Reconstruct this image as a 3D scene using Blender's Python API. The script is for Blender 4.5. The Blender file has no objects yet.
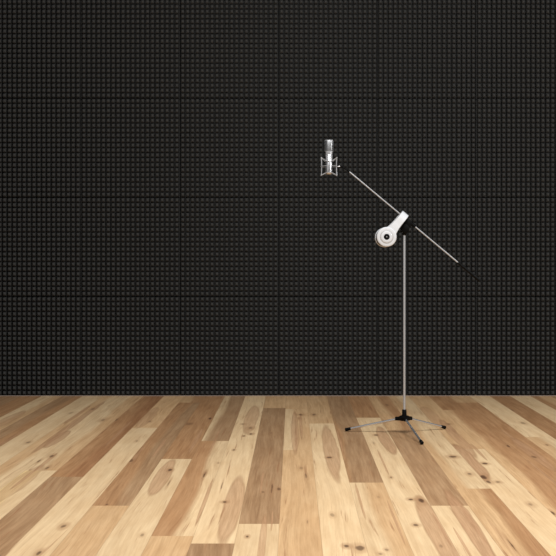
import bpy, bmesh, math, random
from mathutils import Vector, Matrix

# ------------------------------------------------------------------ camera, light, exposure
S = bpy.context.scene
COL = S.collection
F, CX, CY, H = 1156.0, 293.0, 267.0, 1.038      # focal length in px, vanishing point, eye height
cd = bpy.data.cameras.new('camera'); cam = bpy.data.objects.new('camera', cd); COL.objects.link(cam)
cam.location = (0, 0, H); cam.rotation_euler = (math.pi/2, 0, 0)
cd.sensor_width = 36; cd.lens = 36*F/556
cd.shift_x = (278-CX)/556; cd.shift_y = (CY-278)/556
cd.clip_end = 100
S.camera = cam
S.view_settings.view_transform = 'Standard'; S.view_settings.look = 'None'
S.view_settings.gamma = 1; S.view_settings.use_curve_mapping = False
S.view_settings.exposure = 0.0

w = bpy.data.worlds.new('studio'); S.world = w; w.use_nodes = True
bg = w.node_tree.nodes['Background']; bg.inputs[0].default_value = (1, 1, 1, 1); bg.inputs[1].default_value = 0.26

def area(name, loc, target, size, sizey, power):
    l = bpy.data.lights.new(name, 'AREA'); l.shape = 'RECTANGLE'; l.size = size; l.size_y = sizey
    l.energy = power
    o = bpy.data.objects.new(name, l); COL.objects.link(o); o.location = loc
    o.rotation_euler = (Vector(target)-Vector(loc)).to_track_quat('-Z', 'Y').to_euler()
    return o
area('ceiling_softbox', (0.5, 3.9, 4.4), (0.0, 4.9, 0), 3.2, 1.8, 262)
area('side_softbox', (4.2, 5.2, 2.9), (0.4, 7.6, 0.2), 1.0, 1.0, 62)

def at(x, y, Y):
    """point of the photograph at depth Y"""
    return Vector(((x-CX)*Y/F, Y, H-(y-CY)*Y/F))
def gnd(x, y):
    return at(x, y, F*H/(y-CY))

# ------------------------------------------------------------------ helpers
def lin(c):
    return tuple(((v/255)/12.92 if v/255 < .04045 else ((v/255+.055)/1.055)**2.4) for v in c)
def mat(name, color, rough=.5, metal=0., bump=None, noise=None, coat=0, srgb=True, spec=.5):
    m = bpy.data.materials.new(name); m.use_nodes = True
    nt = m.node_tree; b = nt.nodes['Principled BSDF']
    c = lin(color) if srgb else color
    b.inputs['Base Color'].default_value = (*c, 1)
    b.inputs['Roughness'].default_value = rough; b.inputs['Metallic'].default_value = metal
    b.inputs['Coat Weight'].default_value = coat; b.inputs['Specular IOR Level'].default_value = spec
    if noise:
        sc, amt = noise
        n = nt.nodes.new('ShaderNodeTexNoise'); n.inputs['Scale'].default_value = sc
        tc = nt.nodes.new('ShaderNodeTexCoord'); nt.links.new(tc.outputs['Object'], n.inputs['Vector'])
        mx = nt.nodes.new('ShaderNodeMix'); mx.data_type = 'RGBA'
        mx.inputs['A'].default_value = (*[v*(1-amt) for v in c], 1)
        mx.inputs['B'].default_value = (*[min(1, v*(1+amt)) for v in c], 1)
        nt.links.new(n.outputs['Fac'], mx.inputs['Factor']); nt.links.new(mx.outputs['Result'], b.inputs['Base Color'])
        if bump:
            bp = nt.nodes.new('ShaderNodeBump'); bp.inputs['Strength'].default_value = bump; bp.inputs['Distance'].default_value = .002
            nt.links.new(n.outputs['Fac'], bp.inputs['Height']); nt.links.new(bp.outputs['Normal'], b.inputs['Normal'])
    return m

def obj(name, bm, m, parent=None, smooth=True):
    bmesh.ops.recalc_face_normals(bm, faces=bm.faces[:])
    me = bpy.data.meshes.new(name); bm.to_mesh(me); bm.free()
    if smooth:
        me.shade_smooth()
        try: me.set_sharp_from_angle(angle=math.radians(38))
        except Exception: pass
    me.materials.append(m)
    o = bpy.data.objects.new(name, me); COL.objects.link(o)
    if parent:
        o.parent = parent
    return o
def thing(name, label, cat, loc, group=None):
    o = bpy.data.objects.new(name, None); COL.objects.link(o); o.location = loc; o.empty_display_size = .05
    o['label'] = label; o['category'] = cat
    if group: o['group'] = group
    return o
def frame_of(d, hint=Vector((0, -1, 0))):
    d = d.normalized(); x = hint.cross(d)
    if x.length < 1e-3: x = Vector((1, 0, 0)).cross(d)
    x.normalize(); return x, d.cross(x)
def ring_loft(bm, rings, closed_ends=True):
    vs = [[bm.verts.new(p) for p in r] for r in rings]
    n = len(rings[0])
    for a, b in zip(vs, vs[1:]):
        for k in range(n):
            bm.faces.new((a[k], a[(k+1) % n], b[(k+1) % n], b[k]))
    if closed_ends:
        bm.faces.new(vs[0][::-1]); bm.faces.new(vs[-1])
def lathe(bm, p, d, prof, n=24):
    """surface of revolution about axis p + t*d, prof = [(t, r), ...]"""
    p = Vector(p); d = Vector(d).normalized(); x, y = frame_of(d)
    rings = [[p + d*t + (x*math.cos(a)+y*math.sin(a))*max(r, 1e-5) for a in [2*math.pi*k/n for k in range(n)]] for t, r in prof]
    ring_loft(bm, rings)
def tube(bm, a, b, r, r2=None, n=16, bev=None):
    a = Vector(a); b = Vector(b); L = (b-a).length; r2 = r if r2 is None else r2
    e = min(r*.3, L*.2) if bev is None else bev
    lathe(bm, a, b-a, [(0, r-e), (e, r), (L-e, r2), (L, r2-e)], n)
def wire(bm, pts, r, n=8, closed=False):
    pts = [Vector(p) for p in pts]; m = len(pts); rings = []
    for i, p in enumerate(pts):
        if closed: d = pts[(i+1) % m]-pts[i-1]
        else: d = pts[min(i+1, m-1)]-pts[max(i-1, 0)]
        x, y = frame_of(d, Vector((.1, .3, 1)))
        rings.append([p+(x*math.cos(2*math.pi*k/n)+y*math.sin(2*math.pi*k/n))*r for k in range(n)])
    if closed: rings.append(rings[0])
    ring_loft(bm, rings, not closed)
    if closed: bmesh.ops.remove_doubles(bm, verts=bm.verts[:], dist=1e-7)
def box(bm, c, size, rot=None, bev=0):
    r = bmesh.ops.create_cube(bm, size=1)
    M = Matrix.Translation(c) @ (rot or Matrix.Identity(4)) @ Matrix.Diagonal((*size, 1))
    bmesh.ops.transform(bm, matrix=M, verts=r['verts'])
    if bev:
        es = list({e for v in r['verts'] for e in v.link_edges})
        bmesh.ops.bevel(bm, geom=es, offset=bev, segments=2, affect='EDGES', profile=.5)

# ------------------------------------------------------------------ materials
M_foam = mat('charcoal_foam', (66, 66, 65), 1., noise=(90, .15), bump=.25, spec=.02)
M_plaster = mat('dark_wall_paint', (30, 30, 30), .9, noise=(12, .1))
M_strip = mat('grey_floor_strip', (150, 135, 125), .6, noise=(30, .06))
M_chrome = mat('brushed_chrome', (200, 200, 202), .3, .7, noise=(60, .05))
M_chrome2 = mat('satin_nickel', (186, 188, 191), .33, .5, noise=(60, .05))
M_black = mat('black_plastic', (6, 6, 6), .55, noise=(70, .15), spec=.1)
M_rubber = mat('black_rubber', (7, 7, 7), .45, noise=(70, .15), spec=.12)
M_white = mat('white_plastic', (208, 210, 213), .4, noise=(20, .02), coat=.1)
M_ring = mat('pale_grey_plastic', (176, 176, 176), .4, noise=(20, .03))
M_pad = mat('black_leatherette', (20, 20, 20), .6, noise=(120, .2), bump=.3)
M_leg = mat('polished_chrome', (215, 215, 217), .18, .85, noise=(60, .04))
M_micbody = mat('nickel_plate', (214, 214, 216), .26, .75, noise=(60, .04))
M_cord = mat('pale_elastic_cord', (150, 150, 150), .8, noise=(200, .15))

# wire mesh of the microphone grille
def grille_mat():
    m = mat('wire_mesh_grille', (190, 190, 190), .35, 1.)
    nt = m.node_tree; b = nt.nodes['Principled BSDF']
    tc = nt.nodes.new('ShaderNodeTexCoord')
    sep = nt.nodes.new('ShaderNodeSeparateXYZ'); nt.links.new(tc.outputs['Object'], sep.inputs[0])
    def wv(out):
        a = nt.nodes.new('ShaderNodeMath'); a.operation = 'MULTIPLY'; a.inputs[1].default_value = 2*math.pi/.0036
        s = nt.nodes.new('ShaderNodeMath'); s.operation = 'SINE'
        nt.links.new(out, a.inputs[0]); nt.links.new(a.outputs[0], s.inputs[0]); return s.outputs[0]
    mx = nt.nodes.new('ShaderNodeMath'); mx.operation = 'MAXIMUM'
    nt.links.new(wv(sep.outputs['X']), mx.inputs[0]); nt.links.new(wv(sep.outputs['Z']), mx.inputs[1])
    r = nt.nodes.new('ShaderNodeMapRange'); r.inputs['From Min'].default_value = -.3; r.inputs['From Max'].default_value = .6
    nt.links.new(mx.outputs[0], r.inputs['Value'])
    c = nt.nodes.new('ShaderNodeMix'); c.data_type = 'RGBA'
    c.inputs['A'].default_value = (.09, .09, .09, 1); c.inputs['B'].default_value = (.36, .36, .36, 1)
    nt.links.new(r.outputs[0], c.inputs['Factor']); nt.links.new(c.outputs['Result'], b.inputs['Base Color'])
    return m
M_grille = grille_mat()

# ------------------------------------------------------------------ floor: one mesh, a quad per board
PITCH = .15776*H; X6 = -6.34*PITCH          # board width, x of seam 0
def seam(i): return (i-6.34)*PITCH
TONE = dict(L=(219, 190, 149), T=(207, 171, 128), B=(179, 138, 99), G=(173, 139, 104), R=(163, 120, 84), Y=(229, 199, 147))
TONE_ = {k: lin(v) for k, v in TONE.items()}
# strip: [(photo row where the board starts, tone left, tone right, split)], the first starts at the wall
BOARDS = {
 -8: [(0,'G','G',.5)], -7: [(0,'B','B',.5)], -6: [(0,'L','T',.5)], -5: [(0,'G','B',.5)], -4: [(0,'L','L',.5)],
 -3: [(0,'T','L',.5)], -2: [(0,'L','T',.5), (470.5,'Y','L',.6)], -1: [(0,'B','R',.5), (476.8,'G','G',.5)],
 0: [(0,'T','T',.5), (427.8,'L','L',.5)], 1: [(0,'T','B',.5), (402.6,'B','G',.5), (505.7,'T','T',.5)],
 2: [(0,'B','B',.4), (459,'L','L',.5)], 3: [(0,'L','G',.2), (441,'B','L',.6), (536,'T','T',.5)],
 4: [(0,'L','L',.5), (543.5,'G','G',.5)], 5: [(0,'T','T',.5), (408,'G','G',.5), (523.9,'L','L',.5)],
 6: [(0,'T','T',.5), (409,'L','T',.4), (450,'T','T',.5)], 7: [(0,'T','T',.5), (423.5,'L','L',.5)],
 8: [(0,'B','G',.1), (482.6,'L','T',.5)], 9: [(0,'B','B',.5), (417.7,'L','L',.5)],
 10: [(0,'T','B',.5), (430,'G','G',.5), (505.7,'L','L',.5)], 11: [(0,'T','L',.3), (488.6,'T','B',.55)],
 12: [(0,'T','T',.5), (449,'L','L',.5)], 13: [(0,'B','B',.5), (410,'T','B',.3)], 14: [(0,'T','T',.5), (402.6,'B','B',.5)],
 15: [(0,'L','L',.5), (437,'T','L',.5)], 16: [(0,'B','B',.5)], 17: [(0,'L','L',.5)], 18: [(0,'B','T',.5)],
}
YW = 9.300                                        # where the floor meets the foam
rnd = random.Random(5)
bm = bmesh.new()
uvl = bm.loops.layers.uv.new('board_uv')
lA = bm.loops.layers.float_color.new('tone_a'); lB = bm.loops.layers.float_color.new('tone_b'); lC = bm.loops.layers.float_color.new('board')
def group_of(i): return max(0, min(6, (i+4)//3))      # strips of boards share a material three by three
def board(i, y0, y1, ta, tb, split):
    vs = [bm.verts.new((x, y, 0)) for x, y in ((seam(i), y0), (seam(i+1), y0), (seam(i+1), y1), (seam(i), y1))]
    f = bm.faces.new(vs); f.material_index = group_of(i)
    seed = rnd.random(); j = rnd.uniform(.95, 1.05)
    for l, (u, v) in zip(f.loops, ((0, y0), (1, y0), (1, y1), (0, y1))):
        l[uvl].uv = (u, v)
        l[lA] = (*[c*j for c in TONE_[ta]], 1); l[lB] = (*[c*j for c in TONE_[tb]], 1)
        l[lC] = (seed, split, 0, 1)
for i in range(-24, 37):
    if i in BOARDS:
        rows = BOARDS[i]
    else:
        rows = [(0, rnd.choice('LTBGB'), rnd.choice('LTB'), rnd.uniform(.3, .7))]
    y_top = YW+.12
    for k, (r0, a, b, s) in enumerate(rows):
        y_next = F*H/(rows[k+1][0]-CY) if k+1 < len(rows) else None
        if y_next is None:                      # carry on towards and behind the camera with boards of random length
            y_next = max(min(3.9, y_top-1.6), y_top-rnd.uniform(3.0, 4.6)) if i not in BOARDS else rnd.uniform(2.6, 3.9)
            board(i, y_next, y_top, a, b, s); y_top = y_next
            while y_top > -1.5:
                y_next = y_top-rnd.uniform(1.4, 3.2)
                board(i, y_next, y_top, rnd.choice('LTBGL'), rnd.choice('LTB'), rnd.uniform(.3, .7)); y_top = y_next
        else:
            board(i, y_next, y_top, a, b, s); y_top = y_next

# marks of the wood: (photo x, photo y, half width m, half length m, darkness, kind)  kind k = knot, h = heartwood tongue
MARKS = []
#MARKS_BEGIN
MARKS += [
 (137,455,0.008,0.3,.7,'h'), (46,462,0.012,0.3,.7,'h'), (25,478,0.01,0.3,.7,'h'), (215,440,0.007,0.5,.7,'h'), (301,425,0.01,0.6,.7,'h'), (296,438,0.006,0.5,.7,'h'), (451,428,0.01,0.4,.7,'h'), (479,452,0.01,0.3,.7,'h'), (262,482,0.006,0.3,.7,'h'), (272,520,0.004,0.2,.7,'h'), (470,520,0.009,0.45,.7,'h'), (464,545,0.006,0.3,.7,'h'), (441,528,0.007,0.3,.7,'h'), (530,450,0.012,0.5,.7,'h'), (515,440,0.01,0.5,.7,'h'), (120,432,0.01,0.6,.7,'h'), (205,500,0.008,0.5,.7,'h'), (383,462,0.005,0.4,.7,'h'), (160,447,0.01,0.35,.7,'h'), (196,440,0.012,0.5,.7,'h'), (8,440,0.01,0.5,.7,'h'), (78,414,0.02,0.5,.7,'h'), (340,440,0.007,0.5,.7,'h'), (360,500,0.006,0.4,.7,'h'), (395,520,0.005,0.4,.7,'h'), (545,475,0.01,0.4,.7,'h'),
 (73,424,0.026,1.25,0.7,'h'), (57,439,0.035,0.35,0.7,'h'), (8,420,0.05,0.5,0.5,'h'), (148,417,0.045,0.55,0.5,'h'),
 (251,419,0.045,0.75,0.55,'h'), (295,430,0.025,0.95,0.6,'h'), (385.5,439,.04,.55,.75,'h'), (431,415,0.05,0.5,0.5,'h'),
 (457,437,0.035,0.8,0.65,'h'), (163,476,0.042,0.5,0.65,'h'), (233,506,0.043,0.75,0.65,'h'), (262,545,0.014,0.55,0.6,'h'),
 (331,448.8,.045,1.0,.65,'h'), (469,461,.05,.6,.85,'h'), (532,453,.04,.6,.6,'h'), (472,529,.034,.8,.8,'h'), (438,531,.05,.7,.7,'h'), (20,483,0.05,0.5,0.5,'h'),
 (506,543,0.01,0.4,0.3,'h'),
 (27.7,442.4,0.014,0.05,0.6,'k'), (51.6,456,0.014,0.05,0.7,'k'), (103,420,0.016,0.06,0.6,'k'), (116,420,0.01,0.07,0.9,'k'),
 (70.5,413,0.02,0.06,0.3,'k'), (93,409,0.015,0.06,0.5,'k'), (46.6,468,0.01,0.05,0.8,'k'), (39,461,0.008,0.06,0.7,'k'),
 (132,460.5,0.012,0.06,0.6,'k'), (137,441,0.01,0.04,0.5,'k'), (150,421.5,0.012,0.05,0.5,'k'), (189,424,0.03,0.1,0.45,'k'),
 (210,418.5,0.012,0.06,0.9,'k'), (243,424,0.012,0.03,0.7,'k'), (250.8,428,0.018,0.06,0.6,'k'), (251.3,434,0.013,0.035,1,'k'),
 (243.7,436,0.008,0.025,0.9,'k'), (233.7,450,0.008,0.03,0.7,'k'), (218,463,0.007,0.02,0.5,'k'), (169.7,470,0.012,0.04,0.9,'k'),
 (205.5,473,0.007,0.06,0.8,'k'), (271,433,0.008,0.05,0.4,'k'), (300.4,414.7,0.018,0.04,0.8,'k'), (313.8,414.7,0.016,0.06,0.7,'k'),
 (375.5,435,0.014,0.03,0.8,'k'), (374,443,0.006,0.06,0.4,'k'), (329,457.5,0.016,0.03,0.8,'k'), (387,405,0.014,0.06,0.5,'k'),
 (301,468,0.014,0.05,0.4,'k'), (448.7,424,0.02,0.035,0.6,'k'), (509,446,0.015,0.05,0.8,'k'), (452.5,456.7,0.024,0.04,0.8,'k'),
 (485,463.5,0.018,0.03,0.9,'k'), (523,423,0.016,0.05,0.5,'k'), (511.7,410,0.012,0.08,0.5,'k'), (534,457,0.014,0.05,0.6,'k'),
 (547,445,0.01,0.03,0.6,'k'), (63.5,526.4,0.014,0.04,0.9,'k'), (39,553,0.01,0.04,0.9,'k'), (107,504.5,0.007,0.02,0.7,'k'),
 (225,502,0.012,0.022,1,'k'), (221.8,485.6,0.003,0.1,0.7,'k'), (169,483,0.004,0.1,0.7,'k'), (204,475.5,0.006,0.08,0.8,'k'),
 (247,536.5,0.007,0.022,0.9,'k'), (272,488,0.006,0.13,0.7,'k'), (278.5,489,0.01,0.04,0.7,'k'), (263,492,0.01,0.03,0.5,'k'),
 (142,535,0.008,0.03,0.5,'k'), (332,515,0.01,0.04,0.45,'k'), (346.5,546,0.012,0.028,0.9,'k'), (359.6,548,.020,.045,.8,'k'),
 (379,497,0.01,0.03,0.3,'k'), (390.6,477.5,0.008,0.03,0.6,'k'), (410.7,499.4,0.013,0.024,0.9,'k'), (416,525,0.012,0.025,0.8,'k'),
 (307.5,522,0.004,0.04,0.5,'k'), (306,476,0.007,0.08,0.7,'k'), (380.5,554,0.01,0.02,0.6,'k'), (386.8,549.8,0.008,0.02,0.5,'k'),
 (421,500.7,0.016,0.06,0.95,'k'), (484,477,0.02,0.06,0.95,'k'), (489,482,0.012,0.04,0.8,'k'), (497.8,482,0.014,0.025,0.7,'k'),
 (470,474,0.014,0.04,0.7,'k'), (530.6,504.5,0.014,0.04,0.55,'k'), (553,513,0.008,0.05,0.9,'k'), (511.7,545,0.004,0.12,0.9,'k'),
 (441,546,0.008,0.03,0.4,'k'),
]
#MARKS_END

def wood(grp):
    m = bpy.data.materials.new('hickory_boards'); m.use_nodes = True
    nt = m.node_tree; N = nt.nodes; Lk = nt.links; b = N['Principled BSDF']
    def n(t, **k):
        q = N.new(t)
        for a, v in k.items(): setattr(q, a, v)
        return q
    def val(sock, v):
        if isinstance(v, (int, float)): sock.default_value = v
        elif isinstance(v, tuple): sock.default_value = v
        else: Lk.new(v, sock)
    def math_(op, a, c=0., d=None, clamp=False):
        q = n('ShaderNodeMath', operation=op, use_clamp=clamp); val(q.inputs[0], a); val(q.inputs[1], c)
        if d is not None: val(q.inputs[2], d)
        return q.outputs[0]
    def mapr(v, a, c, d=0., e=1., smooth=True):
        q = n('ShaderNodeMapRange'); q.interpolation_type = 'SMOOTHSTEP' if smooth else 'LINEAR'
        val(q.inputs['Value'], v); val(q.inputs['From Min'], a); val(q.inputs['From Max'], c); val(q.inputs['To Min'], d); val(q.inputs['To Max'], e)
        return q.outputs[0]
    def mixc(f, a, c, blend='MIX'):
        q = n('ShaderNodeMix', data_type='RGBA', blend_type=blend); val(q.inputs['Factor'], f); val(q.inputs['A'], a); val(q.inputs['B'], c)
        return q.outputs['Result']
    def noise(vec, scale, detail=3, rough=.55):
        q = n('ShaderNodeTexNoise'); q.inputs['Scale'].default_value = scale; q.inputs['Detail'].default_value = detail
        q.inputs['Roughness'].default_value = rough; Lk.new(vec, q.inputs['Vector']); return q.outputs['Fac']
    def comb(x, y, z):
        q = n('ShaderNodeCombineXYZ'); val(q.inputs[0], x); val(q.inputs[1], y); val(q.inputs[2], z); return q.outputs[0]
    uv = n('ShaderNodeUVMap', uv_map='board_uv'); su = n('ShaderNodeSeparateXYZ'); Lk.new(uv.outputs[0], su.inputs[0])
    u, v = su.outputs[0], su.outputs[1]
    A = n('ShaderNodeAttribute', attribute_name='tone_a').outputs['Color']; B = n('ShaderNodeAttribute', attribute_name='tone_b').outputs['Color']
    C = n('ShaderNodeSeparateColor'); Lk.new(n('ShaderNodeAttribute', attribute_name='board').outputs['Color'], C.inputs[0])
    seed, split = C.outputs[0], C.outputs[1]
    sz = math_('MULTIPLY', seed, 57.)
    gl = n('ShaderNodeSeparateColor'); Lk.new(mixc(.5, A, B), gl.inputs[0])
    amt = mapr(gl.outputs[1], .25, .52, 1., .5, False)   # pale boards show less figure
    # slow wander of the grain
    wander = noise(comb(math_('MULTIPLY', u, .25), math_('MULTIPLY', v, .5), sz), 1.0, 1)
    uw = math_('ADD', u, math_('MULTIPLY', math_('SUBTRACT', wander, .5), .7))
    two = mapr(math_('SUBTRACT', uw, split), -.12, .12)
    col = mixc(two, A, B)
    # broad streaks, fine streaks
    st = noise(comb(math_('MULTIPLY', uw, 3.), math_('MULTIPLY', v, .7), sz), 2.2, 4, .6)
    col = mixc(math_('MULTIPLY', mapr(st, .35, .7), amt), mixc(1., col, (1.06, 1.06, 1.05, 1), 'MULTIPLY'), mixc(1., col, (.84, .80, .76, 1), 'MULTIPLY'))
    fine = noise(comb(math_('MULTIPLY', uw, 10.), math_('MULTIPLY', v, 1.6), sz), 2.0, 5, .7)
    col = mixc(math_('MULTIPLY', mapr(fine, .3, .75), amt), mixc(1., col, (1.07, 1.07, 1.07, 1), 'MULTIPLY'), mixc(1., col, (.80, .76, .72, 1), 'MULTIPLY'))
    blot = noise(comb(math_('MULTIPLY', u, .8), math_('MULTIPLY', v, 1.1), sz), 2.4, 3, .6)
    col = mixc(mapr(blot, .3, .72), col, mixc(1., col, (.92, .88, .84, 1), 'MULTIPLY'))
    # rare reddish mineral streaks
    ms = noise(comb(math_('MULTIPLY', uw, 5.), math_('MULTIPLY', v, .8), math_('ADD', sz, 9.)), 2.0, 3, .6)
    col = mixc(math_('MULTIPLY', mapr(ms, .60, .74), .7), col, (.30, .135, .06, 1))
    # marks
    geo = n('ShaderNodeNewGeometry'); sp = n('ShaderNodeSeparateXYZ'); Lk.new(geo.outputs['Position'], sp.inputs[0])
    px, py = sp.outputs[0], sp.outputs[1]
    wa = noise(comb(px, math_('MULTIPLY', py, .4), 0.), 22., 3); wb = noise(comb(px, math_('MULTIPLY', py, .4), 7.), 9., 3); wc = noise(comb(px, math_('MULTIPLY', py, .25), 3.), 6., 2)
    for (mx, my, rx, ry, dark, kind) in MARKS:
        g = gnd(mx, my)
        if group_of(math.floor(g.x/PITCH+6.34)) != grp: continue
        amp = 1.9 if kind == 'k' else .8
        noi = wa if kind == 'k' else wc
        dx = math_('DIVIDE', math_('SUBTRACT', px, g.x), rx); dy = math_('DIVIDE', math_('SUBTRACT', py, g.y), ry)
        dx = math_('ADD', dx, math_('MULTIPLY', math_('SUBTRACT', wb if kind == 'k' else wc, .5), amp))
        d = math_('ADD', math_('MULTIPLY', dx, dx), math_('MULTIPLY', dy, dy))
        d = math_('ADD', d, math_('MULTIPLY', math_('SUBTRACT', noi, .5), amp))
        i = math.floor(g.x/PITCH+6.34)
        inside = math_('MULTIPLY', math_('GREATER_THAN', px, seam(i)), math_('LESS_THAN', px, seam(i+1)))
        if kind == 'k':
            f = math_('MULTIPLY', mapr(d, .0, 1.1, dark*.9, 0.), inside)
            halo = math_('MULTIPLY', mapr(d, .6, 6., dark*.55, 0.), inside)
            col = mixc(halo, col, (.36, .19, .09, 1)); col = mixc(f, col, (.07, .03, .014, 1))
        else:
            f = math_('MULTIPLY', mapr(d, .75, 1.1, dark, 0.), inside)
            col = mixc(f, col, mixc(mapr(fine, .3, .7), (.52, .30, .16, 1), (.36, .19, .095, 1)))
            rim = math_('MULTIPLY', math_('MULTIPLY', mapr(d, .65, .9), mapr(d, .95, 1.2, 1., 0.)), dark*.4)
            col = mixc(math_('MULTIPLY', rim, inside), col, (.25, .12, .05, 1))
    # hairline seams between boards
    edge = math_('MINIMUM', u, math_('SUBTRACT', 1., u))
    col = mixc(mapr(edge, .0, .012, .35, 0.), col, (.16, .09, .045, 1))
    Lk.new(col, b.inputs['Base Color'])
    b.inputs['Roughness'].default_value = .5; b.inputs['Specular IOR Level'].default_value = .3
    bp = n('ShaderNodeBump'); bp.inputs['Strength'].default_value = .08; bp.inputs['Distance'].default_value = .002
    Lk.new(fine, bp.inputs['Height']); Lk.new(bp.outputs['Normal'], b.inputs['Normal'])
    return m
M_woods = [wood(g) for g in range(7)]
box(bm, ((seam(-24)+seam(37))/2, 4.0, -.027), (seam(37)-seam(-24), 11.2, .05))
fl = obj('floor', bm, M_woods[0], smooth=False); [fl.data.materials.append(m) for m in M_woods[1:]]; fl['kind'] = 'structure'

# ------------------------------------------------------------------ back wall and its foam panels
PAN = 99*YW/F; DEP = .095; XL = (80.6-CX)/99*PAN - PAN   # left edge of the first panel in view
bm = bmesh.new(); box(bm, (0, YW+DEP+.08, 2.2), (12, .12, 4.6)); wl = obj('wall_back', bm, M_plaster, smooth=False); wl['kind'] = 'structure'
bm = bmesh.new(); box(bm, (0, YW-.006, .0025), (9, .008, .005), bev=.001); tr = obj('baseboard_back', bm, M_strip, smooth=False); tr['kind'] = 'structure'

def foam_mesh():
    bm = bmesh.new(); n = 20; g = .0036; s = PAN-2*g; c = s/n; cz = (PAN-.0048)/n
    z0 = -.065                                   # valleys lie 65 mm behind the blunt tips (the panel faces -Y)
    tip = .0; bx = c*.20; bz = c*.14; top_in = c*.37
    x0 = -PAN/2+g
    # slab
    zt = -.068
    mid_z = c*.16; mid_x = c*.215
    def V(x, z, d): return bm.verts.new((x, -d, z))     # d: how far the point stands out towards the room
    for a in range(n):
        for b in range(n):
            xa, xb = x0+a*c, x0+(a+1)*c; za, zb = .0024+b*cz, .0024+(b+1)*cz
            # outline at the valley, then flank up to the blunt top
            o = [V(xa+bx, za+bz, z0), V(xb-bx, za+bz, z0), V(xb-bx, zb-bz, z0), V(xa+bx, zb-bz, z0)]
            t = [V(xa+top_in, za+top_in, tip), V(xb-top_in, za+top_in, tip), V(xb-top_in, zb-top_in, tip), V(xa+top_in, zb-top_in, tip)]
            q = [V(xa+bx, za+bz, zt), V(xb-bx, za+bz, zt), V(xb-bx, zb-bz, zt), V(xa+bx, zb-bz, zt)]
            e = [V(xa+mid_x, za+mid_z, -.011), V(xb-mid_x, za+mid_z, -.011), V(xb-mid_x, zb-mid_z, -.011), V(xa+mid_x, zb-mid_z, -.011)]
            for k in range(4):
                bm.faces.new((o[k], o[(k+1) % 4], e[(k+1) % 4], e[k]))
                bm.faces.new((e[k], e[(k+1) % 4], t[(k+1) % 4], t[k]))
                bm.faces.new((q[k], q[(k+1) % 4], o[(k+1) % 4], o[k]))
            bm.faces.new(t)
    for a in range(n):                              # the bumps of one column share a web, so notches between them stay shallow
        box(bm, (x0+(a+.5)*c, (.036+.068)/2+.001, PAN/2), (c*.5, .032, PAN-.006))
    box(bm, (0, (DEP-zt)/2, PAN/2), (s, DEP+zt, PAN-.0048))
    me = bpy.data.meshes.new('foam_panel')
    bmesh.ops.recalc_face_normals(bm, faces=bm.faces[:]); bm.to_mesh(me); bm.free(); me.materials.append(M_foam)
    return me
fm = foam_mesh()
ordn = ['leftmost', 'second from the left', 'third from the left', 'fourth from the left', 'fifth from the left', 'rightmost']
rown = ['bottom row standing on the wooden floor', 'second row above the floor', 'third row above the floor', 'topmost row in view']
for r in range(5):
    for c in range(-1, 7):
        o = bpy.data.objects.new('foam_panel', fm); COL.objects.link(o)
        o.location = (XL+(c+.5)*PAN, YW, r*PAN*1.0033+.0005); o.scale.z = 1.0033
        if r < 4 and 0 <= c < 6:
            o['label'] = 'charcoal acoustic foam panel, %s, %s' % (ordn[c], rown[r])
        else:
            o['label'] = 'charcoal acoustic foam panel beyond the edge of the picture, ' + ('left of the bottom rows' if c < 0 else 'right of the other panels' if c > 5 else 'above the topmost row in view')
        o['category'] = 'acoustic panel'; o['group'] = 'acoustic foam panels on the back wall'

# ------------------------------------------------------------------ microphone stand
YS = F*H/(433.4-CY)                               # depth of the pole
base = at(404.3, 433.4, YS); base.z = 0
t = thing('microphone_stand', 'chrome microphone stand with black tripod hub and long slanted boom arm', 'microphone stand', base)
def L(p): return Vector(p)-base                    # world point to stand space
P = lambda x, y, dy=0: at(x, y, YS+dy)-base
hub_z = P(404, 418.1).z
px0 = 0.0
bm = bmesh.new()
lathe(bm, (0, 0, hub_z-.016), (0, 0, 1), [(0, .024), (.003, .034), (.010, .038), (.024, .038), (.030, .028), (.034, .015), (.066, .0135), (.070, .011)], 28)
for tp in ((345.8, 431.4), (445, 429.2), (422.0, 444.8)):
    g = L(gnd(*tp)); d = Vector((g.x, g.y, 0)).normalized()
    R = Matrix.Rotation(math.atan2(d.y, d.x), 4, 'Z')
    box(bm, d*.036+Vector((0, 0, hub_z-.004)), (.042, .024, .022), R, .003)
hub = obj('hub', bm, M_black, t)
for tp in ((345.8, 431.4), (445, 429.2), (422.0, 444.8)):
    g = L(gnd(*tp)); d = Vector((g.x, g.y, 0)).normalized()
    tip = Vector((g.x, g.y, .0115)); root = d*.030+Vector((0, 0, hub_z-.003))
    e = (tip-root).normalized()
    bm = bmesh.new(); tube(bm, root, tip-e*.02, .0072); leg = obj('leg', bm, M_leg, t)
    bm = bmesh.new(); tube(bm, tip-e*.034, tip+e*.004, .0095, .0108, bev=.003); f = obj('rubber_foot', bm, M_rubber, leg)
# pole and clamp
top = P(404.6, 233.5)
bm = bmesh.new(); tube(bm, (0, 0, hub_z), (0, 0, top.z), .0072, n=20); obj('pole', bm, M_chrome2, t)
bd = (P(457.6, 262.2)-P(348.8, 171.3)).normalized()
piv = P(404.5, 217.8)
yy = Vector((0, 1, 0)); nn = bd.cross(yy).normalized()
if nn.z < 0: nn = -nn
bm = bmesh.new()
tube(bm, (0, 0, top.z-.011), (0, 0, top.z+.016), .0125, .016, n=24)
cc = P(404.6, 228.6)
lathe(bm, cc+Vector((0, -.024, 0)), (0, 1, 0), [(0, .021), (.003, .027), (.014, .029), (.016, .024), (.032, .024), (.034, .029), (.045, .027), (.048, .021)], 28)
R = Matrix.Rotation(-math.atan2(-bd.z, bd.x)*-1, 4, 'Y')
rot = Matrix((bd, yy, nn)).transposed().to_4x4()
pb = piv+bd*.040
box(bm, pb-nn*.014-bd*.002, (.048, .030, .046), rot, .006)
tube(bm, piv+bd*.014, piv+bd*.088, .0125, .011, n=20)
obj('boom_clamp', bm, M_black, t)
bm = bmesh.new()
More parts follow.
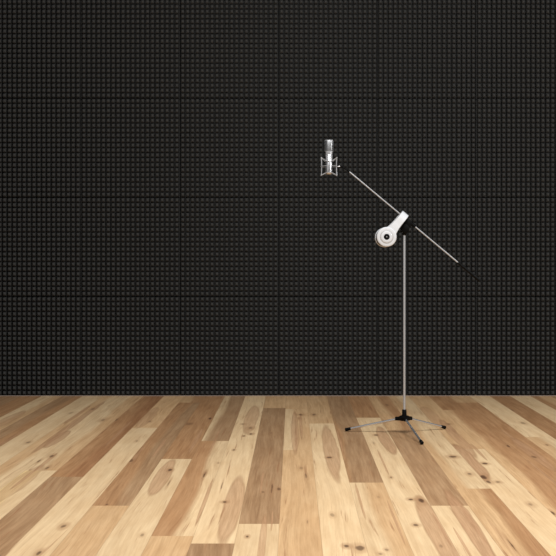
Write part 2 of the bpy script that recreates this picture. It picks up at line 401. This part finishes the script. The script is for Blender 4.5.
lathe(bm, cc+Vector((0, .024, 0)), (0, 1, 0), [(0, .009), (.012, .009), (.013, .019), (.030, .019), (.033, .014)], 8)
obj('clamp_knob', bm, M_black, t)
b0 = P(348.8, 171.3); b1 = P(457.6, 262.2); b2 = P(480, 281)
bm = bmesh.new(); tube(bm, b0, b1+bd*.02, .0044, .0046, n=16); boom = obj('boom_arm', bm, M_chrome2, t)
bm = bmesh.new(); L3 = (b2-b1).length
lathe(bm, b1, bd, [(0, .0055), (.004, .0082), (.02, .0086), (L3*.5, .0095), (L3-.01, .0100), (L3-.002, .009), (L3, .006)], 18)
obj('grip', bm, M_rubber, boom)
bm = bmesh.new()
lathe(bm, b0-bd*.012, bd, [(0, .0045), (.002, .0062), (.016, .0062), (.018, .005)], 16)
s0 = P(341.5, 166.4)
tube(bm, b0-bd*.008, s0, .0045, n=12); 
lathe(bm, s0+Vector((0, -.012, 0)), (0, 1, 0), [(0, .006), (.002, .009), (.022, .009), (.024, .006)], 18)
obj('swivel_tip', bm, M_black, t)

# ------------------------------------------------------------------ microphone in its shock mount
mc = at(329.0, 157, YS)                           # on the mic's axis
zz = lambda y: at(329, y, YS).z
mb = Vector((mc.x, YS, zz(174.5)))
mic = thing('condenser_microphone', 'silver condenser microphone with mesh grille standing upright in the shock mount', 'microphone', mb)
Z = lambda y: zz(y)-mb.z
bm = bmesh.new()
hb = Z(151.8)
lathe(bm, (0, 0, 0), (0, 0, 1), [(0, .012), (.002, .0165), (.010, .0205), (.013, .0215), (.0135, .0205), (.016, .0205), (.0165, .0215), (hb-.020, .0220), (hb-.018, .0205), (hb-.016, .0225), (hb, .0230)], 40)
obj('body', bm, M_micbody, mic)
bm = bmesh.new()
ht = Z(139.8)
# grille: flattened rounded box on a round foot
def rr(hx, hy, r, z, n=8):
    pts = []
    for sx, sy, a0 in ((1, 1, 0), (-1, 1, 90), (-1, -1, 180), (1, -1, 270)):
        for k in range(n+1):
            a = math.radians(a0+90*k/n); pts.append(Vector((sx*(hx-r)+r*math.cos(a), sy*(hy-r)+r*math.sin(a), z)))
    return pts
ring_loft(bm, [rr(.0215, .020, .0195, hb-.001), rr(.0245, .0205, .019, hb+.004), rr(.0250, .0205, .019, hb+.012), rr(.0250, .0200, .018, ht-.010), rr(.0240, .0185, .017, ht-.004), rr(.0205, .015, .014, ht)])
obj('grille', bm, M_grille, mic)
bm = bmesh.new()
for z, hx, hy in ((hb+.001, .0250, .0235), (ht-.0045, .0252, .0200)):
    ring_loft(bm, [rr(hx-.001, hy-.001, hy-.003, z-.0025), rr(hx, hy, hy-.002, z-.0018), rr(hx, hy, hy-.002, z+.0018), rr(hx-.001, hy-.001, hy-.003, z+.0025)])
for s in (-1, 1):                                  # side rails of the grille
    box(bm, (s*.0245, 0, (hb+ht)/2), (.0025, .006, ht-hb-.006), bev=.0008)
obj('grille_frame', bm, M_chrome2, mic)
bm = bmesh.new(); box(bm, (0, -.0222, hb-.036), (.006, .0016, .010), bev=.0006); obj('switch', bm, M_black, mic)

sm = thing('shock_mount', 'silver wire cradle shock mount holding the microphone, left of the boom tip', 'shock mount', (mb.x, mb.y, mb.z))
zt, zb, zm = Z(157.8), Z(175.3), Z(166.4)
prongs = [math.radians(a) for a in (18, 162, 198, 342)]
prongs = [math.radians(a) for a in (25, 155, 205, 335)]
bm = bmesh.new()
ro = .0535
wire(bm, [(ro*math.cos(a), ro*math.sin(a), zm) for a in [2*math.pi*k/40 for k in range(40)]], .0016, closed=True)
obj('outer_ring', bm, M_chrome2, sm)
for a in prongs:
    bm = bmesh.new(); ca, sa = math.cos(a), math.sin(a)
    q = lambda r, z: (r*ca, r*sa, z)
    wire(bm, [q(ro, zt), q(ro-.001, zt-.012), q(ro-.003, zm+.01), q(ro-.003, zm), q(ro-.003, zm-.01), q(ro-.001, zb+.012), q(ro, zb)], .0023)
    for z in (zt, zb): lathe(bm, Vector(q(ro, z))-Vector((0, 0, .0025)), (0, 0, 1), [(0, .002), (.001, .0036), (.004, .0036), (.005, .002)], 12)
    obj('prong', bm, M_chrome2, sm)
bm = bmesh.new()
ri = .0245
for z in (Z(161.5), Z(172.8)):
    bm = bmesh.new(); wire(bm, [(ri*math.cos(2*math.pi*k/32), ri*math.sin(2*math.pi*k/32), z) for k in range(32)], .0017, closed=True); obj('basket_ring', bm, M_chrome, sm)
for k in range(8):
    bm = bmesh.new()
    a = 2*math.pi*k/8; wire(bm, [(ri*math.cos(a), ri*math.sin(a), Z(161.5)), (ri*math.cos(a), ri*math.sin(a), Z(167)), (ri*math.cos(a), ri*math.sin(a), Z(172.8))], .0015)
    obj('basket_bar', bm, M_black, sm)  # bars coloured black so the front one draws a dark line down the body
for z0, z1 in ((zt, Z(161.5)), (zb, Z(172.8))):
    for a in prongs:
        bm = bmesh.new()
        for da in (-.55, .55):
            p = Vector((ro*math.cos(a), ro*math.sin(a), z0)); q2 = Vector((ri*math.cos(a+da), ri*math.sin(a+da), z1))
            wire(bm, [p, (p+q2)/2, q2], .0014, 6)
        obj('elastic_cord', bm, M_cord, sm)
bm = bmesh.new(); tube(bm, (ro, 0, zm), (s0.x+base.x-mb.x-.004, 0, zm), .0036, n=12); obj('mounting_stem', bm, M_chrome, sm)

# ------------------------------------------------------------------ headphones hung over the boom
hd = -nn                                            # from the crown down towards the cups
boom_c = P(402.9, 216.5)+base
CR = boom_c+nn*.0265                                 # outer face of the crown
hp = thing('headphones', 'white over-ear headphones with black cup centres hung over the boom arm', 'headphones', boom_c)
def W(along, across, depth): return (CR-boom_c)+hd*along+bd*across+yy*depth
# arch of the band: path points (along, depth) from near cup over the crown to the far cup
Ycup = .078
LEN = .195
path = []
for k in range(0, 11): path.append((LEN-.006-(LEN-.006-.085)*k/10, -Ycup-.006*math.sin(math.pi*k/10)))
for k in range(1, 24):
    a = math.pi*k/24; path.append((.085-.085*math.sin(a)**.8, -Ycup*math.copysign(abs(math.cos(a))**.8, math.cos(a))))
path += [(a, -d) for a, d in path[:11][::-1]]
def width(a):
    s = max(0, min(1, (a-.055)/(LEN-.055)))
    return .0240+.0300*s**2.6
bm = bmesh.new(); rings = []; TH = .009
for i, (a, d) in enumerate(path):
    p0 = path[max(i-1, 0)]; p1 = path[min(i+1, len(path)-1)]
    ta, td = p1[0]-p0[0], p1[1]-p0[1]; l = math.hypot(ta, td); na, nd = td/l, -ta/l    # normal, pointing inwards or outwards
    # inward means towards the axis between the cups
    if (na*(.1-a)+nd*(0-d)) < 0: na, nd = -na, -nd
    hw = width(a); r = .002
    ring = []
    for ac, inn in ((-hw+r, 0), (hw-r, 0), (hw, r), (hw, TH-r), (hw-r, TH), (-hw+r, TH), (-hw, TH-r), (-hw, r)):
        ring.append(W(a+na*inn, ac, d+nd*inn))
    rings.append(ring)
ring_loft(bm, rings); obj('headband', bm, M_white, hp)
bm = bmesh.new(); rings = []
for i, (a, d) in enumerate(path[12:33-1], 12):
    if a > .06: continue
    p0 = path[i-1]; p1 = path[i+1]
    ta, td = p1[0]-p0[0], p1[1]-p0[1]; l = math.hypot(ta, td); na, nd = td/l, -ta/l
    if (na*(.1-a)+nd*(0-d)) < 0: na, nd = -na, -nd
    ring = [W(a+na*inn, ac, d+nd*inn) for ac, inn in ((-.018, TH-.001), (.018, TH-.001), (.020, TH+.002), (.017, TH+.0045), (-.017, TH+.0045), (-.020, TH+.002))]
    rings.append(ring)
ring_loft(bm, rings); obj('headband_padding', bm, M_pad, hp)
for s in (-1, 1):                                   # near cup, far cup
    c = W(LEN, 0, s*Ycup); ax = Vector((0, -s, 0))      # axis towards the head side
    o0 = c-ax*.012
    bm = bmesh.new()
    lathe(bm, o0, ax, [(0, .044), (.0, .056), (.0015, .0590), (.005, .0612), (.018, .0612), (.023, .058), (.024, .050)], 56)
    cup = obj('ear_cup', bm, M_white, hp)
    bm = bmesh.new(); lathe(bm, o0-ax*.0015, ax, [(0, .030), (0, .040), (.0015, .0425), (.003, .0425)], 48); obj('cup_ring', bm, M_ring, cup)
    bm = bmesh.new(); lathe(bm, o0-ax*.0030, ax, [(0, .024), (0, .034), (.001, .0355), (.003, .0355)], 48); obj('cup_plate', bm, M_white, cup)
    bm = bmesh.new(); lathe(bm, o0-ax*.0045, ax, [(.0005, .005), (.0, .016), (.001, .0185), (.003, .0185)], 40); obj('cup_centre', bm, M_black, cup)
    bm = bmesh.new(); lathe(bm, o0-ax*.0055, ax, [(0, .002), (.0005, .0030), (.002, .0030)], 24); obj('cup_button', bm, M_ring, cup)
    bm = bmesh.new()
    prof = [(.0235, .056)]+[(.030+.0085*math.sin(a), .046+.0105*math.cos(a)) for a in [math.radians(q) for q in range(-20, 201, 20)]]+[(.0235, .030)]
    lathe(bm, o0, ax, prof, 48); obj('ear_pad', bm, M_pad, cup)
